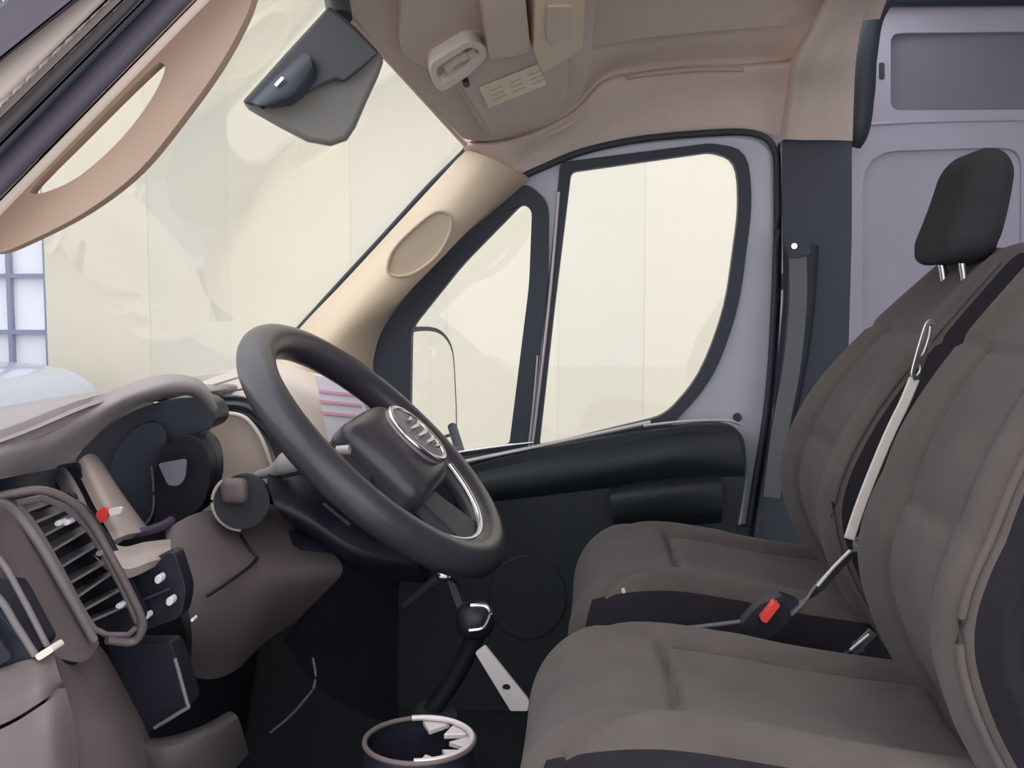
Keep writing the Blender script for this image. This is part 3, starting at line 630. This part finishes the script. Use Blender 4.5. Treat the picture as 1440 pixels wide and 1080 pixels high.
# knee panel and column cover
grid('knee_panel', [[(232, 745, 1.30), (275, 722, 1.36), (330, 712, 1.46), (390, 700, 1.55), (430, 700, 1.6)],
                    [(242, 790, 1.24), (285, 775, 1.30), (340, 765, 1.38), (400, 755, 1.46), (455, 760, 1.52)],
                    [(262, 845, 1.20), (305, 830, 1.25), (350, 815, 1.32), (410, 805, 1.40), (482, 800, 1.48)],
                    [(270, 900, 1.22), (310, 895, 1.27), (352, 880, 1.33), (398, 850, 1.42), (455, 835, 1.50)],
                    [(265, 950, 1.30), (300, 955, 1.35), (335, 940, 1.42), (370, 905, 1.48), (415, 875, 1.55)]], M_dashd, ds, thick=.015)
tube('knee_seam', cr([P(292, 838, 1.21), P(322, 818, 1.27), P(352, 796, 1.33), P(362, 784, 1.37)], 5), .0022, M_dark, ds)
tube('knee_seam', cr([P(362, 784, 1.365), P(345, 762, 1.38), P(332, 744, 1.42)], 5), .0018, M_dark, ds)
grid('knee_right', [[(400, 740, 1.50), (450, 735, 1.55), (485, 745, 1.6), (520, 770, 1.65)], [(420, 770, 1.45), (470, 775, 1.5), (510, 790, 1.55), (560, 810, 1.62)],
                    [(440, 850, 1.52), (480, 850, 1.56), (520, 850, 1.6), (560, 850, 1.65)], [(400, 900, 1.6), (440, 960, 1.65), (500, 1000, 1.7), (560, 1020, 1.75)]], M_dark, ds, thick=.015)
tube('brake_rod', cr([P(440, 925, 1.5), P(444, 950, 1.5), P(441, 968, 1.5)], 4), .002, M_dash, ds)
tube('cable', cr([P(380, 1030, 1.5), P(410, 1005, 1.5), P(440, 970, 1.5)], 5), .002, M_webd, ds)

# ------------------------------------------------------------ steering column
sc = thing('steering_column', 'dark steering column cowl with ignition barrel and control stalk', 'steering column', tuple(P(480, 720, 1.55)))
grid('cowl', [[(378, 655, 1.50), (425, 655, 1.52), (480, 680, 1.55), (520, 700, 1.58)], [(378, 685, 1.44), (425, 700, 1.45), (490, 740, 1.47), (560, 770, 1.5)],
              [(392, 720, 1.43), (440, 745, 1.44), (505, 785, 1.46), (590, 800, 1.5)], [(420, 745, 1.5), (460, 775, 1.52), (520, 812, 1.55), (605, 820, 1.58)]], M_dark, sc, thick=.02)
prism('cowl_core', [(380, 650), (480, 660), (600, 780), (600, 815), (500, 805), (400, 730)], [(385, 655), (480, 668), (595, 782), (595, 812), (505, 802), (402, 725)], 1.75, 1.52, M_dark, sc, .01)
tube('cowl_trim', cr([P(455, 708, 1.44), P(472, 722, 1.44), P(492, 738, 1.44)], 4), .003, M_bpil, sc)
ib = tube('ignition_barrel', [P(345, 700, 1.50), P(340, 706, 1.36)], .036, M_floor, sc, n=28)
tube('barrel_rim', [P(a, b, 1.362) for a, b in [(340+41*math.cos(t), 706+39*math.sin(t)) for t in np.linspace(1.6, 4.0, 20)]], .0028, M_metal, sc)
rbox('key_head', (.036, .02, .034), .010, M_dashd, sc, loc=P(330, 690, 1.345), cuts=6)
tube('stalk', cr([P(362, 668, 1.50), P(385, 662, 1.48), P(405, 650, 1.46), P(436, 640, 1.45)], 5), .012, M_metal, sc, rs=[.006, .006, .007, .007, .008, .009, .010, .011, .013, .015, .016, .017, .017, .016, .014, .012][:16])
tube('stalk', cr([P(400, 665, 1.47), P(425, 660, 1.46), P(452, 662, 1.46)], 5), .008, M_bpil, sc)

# ------------------------------------------------------------ steering wheel
Cw = P(531, 628, 1.60)
th = math.radians(43.5)
av = Vector((math.cos(th), 0, -math.sin(th)))
nv0 = Vector((math.sin(th), 0, math.cos(th)))
bv = (Vector((0, 1, 0))+nv0*.05).normalized()
nv = bv.cross(av).normalized(); 
if nv.z < 0: nv = -nv
av = (av-nv*av.dot(nv)).normalized(); bv = nv.cross(av).normalized()
if bv.y < 0: bv = -bv
sw = thing('steering_wheel', 'black steering wheel with oval silver badge facing the far seat', 'steering wheel', tuple(Cw))
RW = .232
def W_(u, v, h=0): return Cw+av*u+bv*v+nv*h
N = 72
V = []; Fc = []; nr = 16
for i in range(N):
    t = 2*math.pi*i/N; c, s = math.cos(t), math.sin(t)
    for k in range(nr):
        ph_ = 2*math.pi*k/nr; rr = RW+.029*math.cos(ph_); V.append(W_(rr*c, rr*s, .027*math.sin(ph_)))
for i in range(N):
    for k in range(nr): Fc.append((i*nr+k, ((i+1) % N)*nr+k, ((i+1) % N)*nr+(k+1) % nr, i*nr+(k+1) % nr))
mk('rim', V, Fc, M_wheel, sw, smooth=180)
# hub: domed pad
def hubfn(p, n):
    r = math.hypot(p[0]/.10, p[1]/.105); p = np.array(p); p[2] += .018*max(0, 1-r*r); return p
Rm = Matrix((av, bv, nv)).transposed()
rbox('hub_pad', (.165, .215, .065), .028, M_wheel, sw, fn=hubfn, cuts=14, loc=W_(.028, -.005, .002), rot=Rm)
rbox('hub_lower', (.12, .13, .07), .03, M_dark, sw, cuts=8, loc=W_(.0, 0, -.06), rot=Rm)
def spoke(u0, v0, u1, v1, w0, w1, m, nm='spoke', h0=-.012, h1=-.004, t=.018, n=8):
    V = []; Fc = []
    d = Vector((u1-u0, v1-v0)); L = d.length; d /= L; p = Vector((-d.y, d.x))
    for i in range(n+1):
        f = i/n; w = w0+(w1-w0)*f+.0*math.sin(math.pi*f)-.008*math.sin(math.pi*f); h = h0+(h1-h0)*f
        c = Vector((u0, v0))+d*(L*f)
        for q, hh in ((-w, -t/2), (-w*.8, t/2), (w*.8, t/2), (w, -t/2)): V.append(W_(c.x+p.x*q, c.y+p.y*q, h+hh))
    for i in range(n):
        for k in range(4): Fc.append((i*4+k, i*4+(k+1) % 4, i*4+4+(k+1) % 4, i*4+4+k))
    Fc += [(0, 1, 2, 3), tuple(4*n+k for k in (3, 2, 1, 0))]
    return mk(nm, V, Fc, m, sw, bevel=.004)
spoke(0, -.07, .02, -.222, .045, .030, M_wheel); spoke(0, .07, .02, .222, .045, .030, M_wheel)
spoke(.08, 0, .205, 0, .055, .085, M_bpil, 'lower_spoke')
# bright lower inlay following the rim
V = []; Fc = []; n2 = 30
pts = []
for i in range(n2):
    t = -1.45+2.5*i/(n2-1); pts.append(W_((RW-.028)*math.cos(t), (RW-.028)*math.sin(t), .010))
tube('rim_bright_arc', pts, .0055, M_chrome, sw, n=8)
# badge
def disc(name, u, v, ru, rv, h, t, m, par, n=36):
    V = []; rings = ((1, -t), (1, 0), (.9, t*.5), (.5, t*.8), (0.05, t*.9))
    for f, hh in rings:
        for k in range(n): a = 2*math.pi*k/n; V.append(W_(u+ru*f*math.cos(a), v+rv*f*math.sin(a), h+hh))
    Fc = [(r*n+k, r*n+(k+1) % n, (r+1)*n+(k+1) % n, (r+1)*n+k) for r in range(len(rings)-1) for k in range(n)]+[tuple(range(n))[::-1], tuple((len(rings)-1)*n+k for k in range(n))]
    return mk(name, V, Fc, m, par, smooth=50)
bd = disc('badge', .030, 0.01, .058, .058, .054, .006, M_pad, sw)
tube('badge_ring', [W_(.030+.055*math.cos(a), .01+.055*math.sin(a), .056) for a in np.linspace(0, 2*math.pi, 40, endpoint=False)], .0042, M_chrome, sw, closed=True)
for q, (a0, a1) in enumerate(((-.026, .018), (-.012, .036), (.004, .036), (.020, .030), (.033, .016))):
    u = .030+a0; tube('badge_mark', [W_(u, .01-a1*.85, .0605), W_(u+.003, .01, .0645), W_(u, .01+a1*.85, .0605)], .0042, M_chrome, sw, n=8)
for u, v in ((-.03, .14), (.055, -.09), (-.03, -.14)):
    c_ = tube('switch', [W_(u, v, -.002), W_(u+.012, v, .012)], .007, M_metal, sw, n=10)

# ------------------------------------------------------------ wing mirror outside far door
wm = thing('wing_mirror', 'outside wing mirror seen through the small far quarter window', 'mirror', tuple(P(610, 640, 2.6)))
nM = Vector((.93, -.36, 0)).normalized(); uM = Vector((.36, .93, 0)).normalized()
cM = P(610, 545, 2.62)
mp = cr([(-.13, .13), (-.12, .150), (-.02, .152), (.05, .135), (.098, .09), (.112, .0), (.118, -.10), (.108, -.130), (0, -.135), (-.12, -.135), (-.13, -.12)], 4, True)
class MP(Plane):
    def __init__(s): s.o = cM; s.u = uM; s.v = Vector((0, 0, 1)); s.n = nM
mpl = MP()
plate('mirror_shell', mpl, mp, (), .07, M_seal, wm, h=0, bevel=.008, world=True)
plate('mirror_glass', mpl, [(a*.93-.003, b*.93) for a, b in mp], (), .004, M_mir, wm, h=.003, world=True)
tube('mirror_arm', [P(636, 600, 2.58), P(646, 632, 2.50), P(640, 660, 2.38)], .012, M_seal, wm)

# small card on the dash end seen through the wheel
cd = plate('paper_card', 2.05, [(443, 528), (500, 536), (520, 590), (520, 625), (462, 620)], (), .003, M_cardr, None); tag(cd, 'pale card with pink stripes on the dash seen through the wheel', 'card')
for y_ in (548, 562, 578): plate('stripe', 2.046, [(448, y_), (506, y_+6), (508, y_+10), (450, y_+4)], (), .002, M_cardp, cd)
plate('card_stand', 2.07, [(470, 560), (505, 560), (520, 640), (470, 640)], (), .02, M_dashd, cd)

# ------------------------------------------------------------ seats
FX = [(.60, .385), (.66, .355), (.75, .305), (.83, .288), (.925, .322), (1.02, .390), (1.14, .500), (1.18, .545)]
fxz = [a for a, b in FX]; fxx = [b for a, b in FX]
def front_x(z):
    return float(np.interp(z, ZZ, XX))
_c = cr(FX, 8); ZZ = [a for a, b in _c]; XX = [b for a, b in _c]
def g(d, w): return math.exp(-(d/w)**2)
def make_seat(label, loc, lean=0, tap=.42, ws=1.0, cx=0.0):
    t = thing('seat', label, 'seat', loc)
    L = Vector(loc)
    # cushion
    def cf(p, n):
        x, y, z = p; p = np.array(p, float)
        top = max(0, n[2]) if n[2] > 0 else 0
        if z > 0:
            side = abs(y)/.25
            p[2] += .022*math.exp(-((abs(y)-.155)/.04)**2)-.010*math.exp(-(y/.10)**2)       # bolsters
            p[2] += .018*math.exp(-((x+.12)/.10)**2)-.12*max(0, (x+.02))                           # crest near the front
            gd = 0
            if x > -.09: gd = max(gd, g(abs(y)-(.112+.02*(x+.09)), .0055))
            if abs(y) < .115: gd = max(gd, g(x+.095+.15*(y*y)*4, .0055)); 
            if x > .07 and abs(y) < .11: gd = max(gd, .5*g(x-.16, .006))
            p[2] -= .011*gd*(1 if n[2] > .3 else 0)
            if x <= -.09 and x > -.2: p[2] -= .006*g(abs(y)-(.115+(-x-.09)*.5), .007)
        gp = g(z-(-.02), .005); p = p-np.array(n)*.004*gp
        p[1] *= ws; p[0] += cx*(1-max(0, x+.1)/.35)
        return p
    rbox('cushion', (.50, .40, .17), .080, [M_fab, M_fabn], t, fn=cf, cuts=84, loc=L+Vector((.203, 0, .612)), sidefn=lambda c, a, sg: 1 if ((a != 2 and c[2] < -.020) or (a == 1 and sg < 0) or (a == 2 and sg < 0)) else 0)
    # backrest
    def bf(p, n):
        x, y, z = p
        s = (z+.30)/.60; zz = .60+s*.575
        taper = 1-tap*max(0, (s-.55)/.45)**1.6
        th_ = .13*(1-.25*s)
        yy = y*taper
        FXL = lambda q: front_x(q)+.012-lean*max(0, q-.90)
        fx = FXL(zz); dz = .02; sl_ = (FXL(min(zz+dz, 1.17))-FXL(zz-dz))/(2*dz)
        nx, nz = 1/math.hypot(1, sl_), -sl_/math.hypot(1, sl_)
        d = (x+.065)/.13*th_          # distance behind the front face
        if x < .03:
            d -= .026*math.exp(-((abs(y)-.15)/.045)**2)*(1-.7*s)*(1 if x < 0 else 0)
            gd = max(g(abs(y)-.092, .0055) if s < .77 else 0, .42*g(s-.77, .007) if abs(y) < .21 else 0, .6*g(s-.50, .010) if abs(y) < .09 else 0)
            if n[0] < -.3: d += .011*gd
        bump_ = 0
        yy += np.sign(y)*(.003*g(x+.035, .006)-.003*g(x+.022, .005))*(1 if abs(n[1]) > .5 else 0)
        return (fx+nx*d, yy*ws, zz+nz*d)
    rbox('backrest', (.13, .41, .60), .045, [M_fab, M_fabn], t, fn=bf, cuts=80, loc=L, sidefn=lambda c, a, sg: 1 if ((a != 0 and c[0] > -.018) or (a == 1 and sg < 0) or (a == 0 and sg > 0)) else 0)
    for y0 in (-.187,):
        tube('piping', [L+Vector(bf((-.0615, y0, z), (-1, 0, 0))) for z in np.linspace(-.27, .26, 26)], .0035, M_fab, t, n=8)
    # headrest
    def hf(p, n):
        x, y, z = p; s = (z+.09)/.18
        k = 1-.16*s*s; x_ = x*(1.08-.30*s)+.075*s-.03*s*s
        return (x_, y*k, z-.012*(abs(x)/.06)*(1 if z < -.05 else 0))
    rbox('headrest', (.084, .172, .156), .040, M_head, t, fn=hf, cuts=26, loc=L+Vector((.476, 0, 1.217)))
    for s in (-1, 1): tube('headrest_post', [L+Vector((.50, s*.045, 1.08)), L+Vector((.485, s*.045, 1.16))], .006, M_chrome, t)
    # base and side shield
    rbox('seat_base', (.42, .36, .38), .03, M_dark, t, cuts=8, loc=L+Vector((.20, 0, .35)))
    rbox('plinth', (.36, .34, .18), .02, M_floor, t, cuts=6, loc=L+Vector((.20, 0, .09)))
    rbox('side_shield', (.40, .022, .10), .010, M_dark, t, cuts=8, loc=L+Vector((.24, -.205, .53)))
    tube('slide_rail', [L+Vector((-.01, -.16, .17)), L+Vector((.42, -.16, .17))], .012, M_webd, t)
    return t
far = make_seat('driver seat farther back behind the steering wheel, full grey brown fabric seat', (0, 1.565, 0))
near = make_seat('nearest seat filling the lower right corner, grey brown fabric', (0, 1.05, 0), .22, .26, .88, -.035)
far['group'] = near['group'] = 'front cab seats'
far['label'] = 'farther grey brown seat with visible headrest, beside the far door'
plate('release_knob', 1.345, ell(877, 832, 3, 2.5), (), .01, M_metal, far)

# belts between the seats
b1 = thing('seat_belt', 'pale seat belt strap with slotted metal tongue between the seats', 'seat belt', tuple(P(1260, 560, 1.25)))
tg = cr([(1308, 449), (1315, 456), (1312, 475), (1303, 500), (1294, 528), (1286, 535), (1282, 525), (1287, 503), (1296, 472), (1302, 455)], 4, True)
sl1 = cr([(1308, 458), (1306, 474), (1299, 495), (1294, 500), (1296, 488), (1303, 463)], 4, True)
sl2 = cr([(1293, 512), (1294, 520), (1289, 528), (1287, 522), (1289, 513)], 4, True)
plate('tongue', 1.245, tg, [sl1, sl2], .004, M_chrome, b1, bevel=.0008)
ribbon('webbing', cr([P(1286, 532, 1.25), P(1272, 566, 1.25), P(1254, 603, 1.25), P(1238, 640, 1.25), P(1212, 705, 1.25), P(1194, 758, 1.25)], 5), .012, .004, M_web, b1, up=Vector((1, 0, .3)))
b2 = thing('belt_buckle', 'dark buckle with red release button between the two cushions', 'buckle', tuple(P(1085, 870, 1.25)))
plate('buckle_body', 1.285, rc([(1040, 880, 6), (1068, 850, 6), (1100, 838, 6), (1128, 850, 6), (1100, 885, 8), (1068, 905, 6)], 6), (), .025, M_dark, b2, bevel=.004)
plate('release_button', 1.268, rc([(1069, 872, 3), (1089, 847, 3), (1098, 851, 3), (1078, 877, 3)], 3), (), .017, M_red, b2, bevel=.0015)
b3 = thing('belt_stalk', 'grey webbing stalk running from the red buckle behind the near backrest', 'belt stalk', tuple(P(1150, 820, 1.24)))
ribbon('webbing', cr([P(1112, 862, 1.285), P(1140, 838, 1.28), P(1170, 806, 1.275), P(1200, 775, 1.27), P(1230, 750, 1.27)], 5), .020, .004, M_webd, b3, up=Vector((1, 0, 1)))
tube('stalk_edge', cr([P(1150, 824, 1.27), P(1172, 798, 1.265), P(1196, 774, 1.26)], 5), .0022, M_metal, b3)
b4 = thing('belt_anchor', 'small metal belt anchor bar behind the near cushion', 'belt anchor', tuple(P(1215, 905, 1.22)))
ribbon('bar', [P(1192, 922, 1.25), P(1208, 908, 1.25), P(1228, 888, 1.25)], .012, .004, M_webd, b4, up=Vector((1, 0, 1)))
tube('bar_edge', [P(1196, 914, 1.243), P(1222, 892, 1.243)], .0018, M_metal, b4)
tube('inner_rail', cr([P(860, 893, 1.30), P(980, 882, 1.30), P(1060, 872, 1.30)], 4), .003, M_webd, far)

# ------------------------------------------------------------ gear lever, bracket, cup holder
gl = thing('gear_lever', 'black gear lever with chrome ringed knob below the steering wheel', 'gear lever', tuple(P(640, 1000, 1.45)))
tube('shaft', cr([P(600, 1010, 1.5), P(640, 950, 1.48), P(664, 905, 1.46), P(672, 885, 1.45)], 5), .014, M_dark, gl)
rbox('knob', (.055, .05, .055), .025, M_dark, gl, cuts=8, loc=P(668, 872, 1.44))
tube('knob_ring', [P(a, b, 1.405) for a, b in cr([(662, 852), (680, 852), (689, 860), (686, 872), (678, 884), (660, 887)], 4)], .0035, M_chrome, gl)
tube('gaiter', [P(590, 1120, 1.5), P(600, 1060, 1.5), P(615, 1000, 1.49)], .05, M_floor, gl, rs=[.09, .06, .03], n=16)
cb = thing('column_lever', 'dark column adjuster lever with bright tip under the wheel', 'lever', tuple(P(620, 810, 1.5)))
tube('arm', [P(570, 850, 1.56), P(600, 825, 1.52), P(618, 812, 1.5)], .007, M_bpil, cb)
rbox('tip', (.026, .014, .016), .006, M_chrome, cb, cuts=5, loc=P(626, 808, 1.49))
plate('column_strut', 1.52, rc([(628, 815), (640, 820), (672, 905), (660, 905)], 5), (), .02, M_bpil, cb, bevel=.003)
mb = plate('metal_bracket', 1.36, rc([(668, 918, 3), (682, 908, 3), (744, 985, 4), (742, 1000, 3), (718, 1000, 3)], 3), [ell(712, 967, 6, 5, 0, 14)], .006, M_metal, None, bevel=.001)
tag(mb, 'pale metal bracket strip with a round hole in the dark footwell', 'bracket')
ch_ = thing('cup_holder', 'black round cup holder with ridged rim and pale painted highlight at bottom centre', 'cup holder', tuple(P(600, 1080, 1.1)))
cc = P(590, 1043, 1.12)
def cyl(name, c, prof_, m, par, n=40, sx=1):
    V = []; Fc = []
    for r, h in prof_:
        for k in range(n): a = 2*math.pi*k/n; V.append(c+Vector((r*math.cos(a), r*math.sin(a)*sx, h)))
    for i in range(len(prof_)-1):
        for k in range(n): Fc.append((i*n+k, i*n+(k+1) % n, (i+1)*n+(k+1) % n, (i+1)*n+k))
    return mk(name, V, Fc, m, par, smooth=40)
cyl('cup', cc, [(.060, .0), (.064, -.09), (.05, -.6), (.045, -.6), (.056, -.09), (.052, -.004)], M_dark, ch_)
cyl('well', cc, [(.056, -.07), (.001, -.07), (.001, -.075), (.056, -.075)], M_floor, ch_)
tp = [cc+Vector((.060*math.cos(a), .060*math.sin(a), .002)) for a in np.linspace(-1.9, 2.2, 40)]
tube('rim', [cc+Vector((.060*math.cos(a), .060*math.sin(a), .002)) for a in np.linspace(0, 2*math.pi, 48, endpoint=False)], .0030, M_dashd, ch_, closed=True)
tube('rim_bright_arc', [cc+Vector((.0575*math.cos(a), .0575*math.sin(a), .0035)) for a in np.linspace(-1.5, 1.9, 30)], .0034, M_metal, ch_)  # pale arc stands for the highlight on the lit side of the rim
for a in np.linspace(-1.2, 1.4, 5):
    d = Vector((math.cos(a), math.sin(a), 0)); s_ = Vector((-math.sin(a), math.cos(a), 0))
    V = [cc+d*.057+s_*.017, cc+d*.057-s_*.017, cc+d*.032]; V = V+[v-Vector((0, 0, .006)) for v in V]
    mk('finger', V, [(0, 1, 2), (5, 4, 3), (0, 1, 4, 3), (1, 2, 5, 4), (2, 0, 3, 5)], M_metal, ch_, bevel=.001)
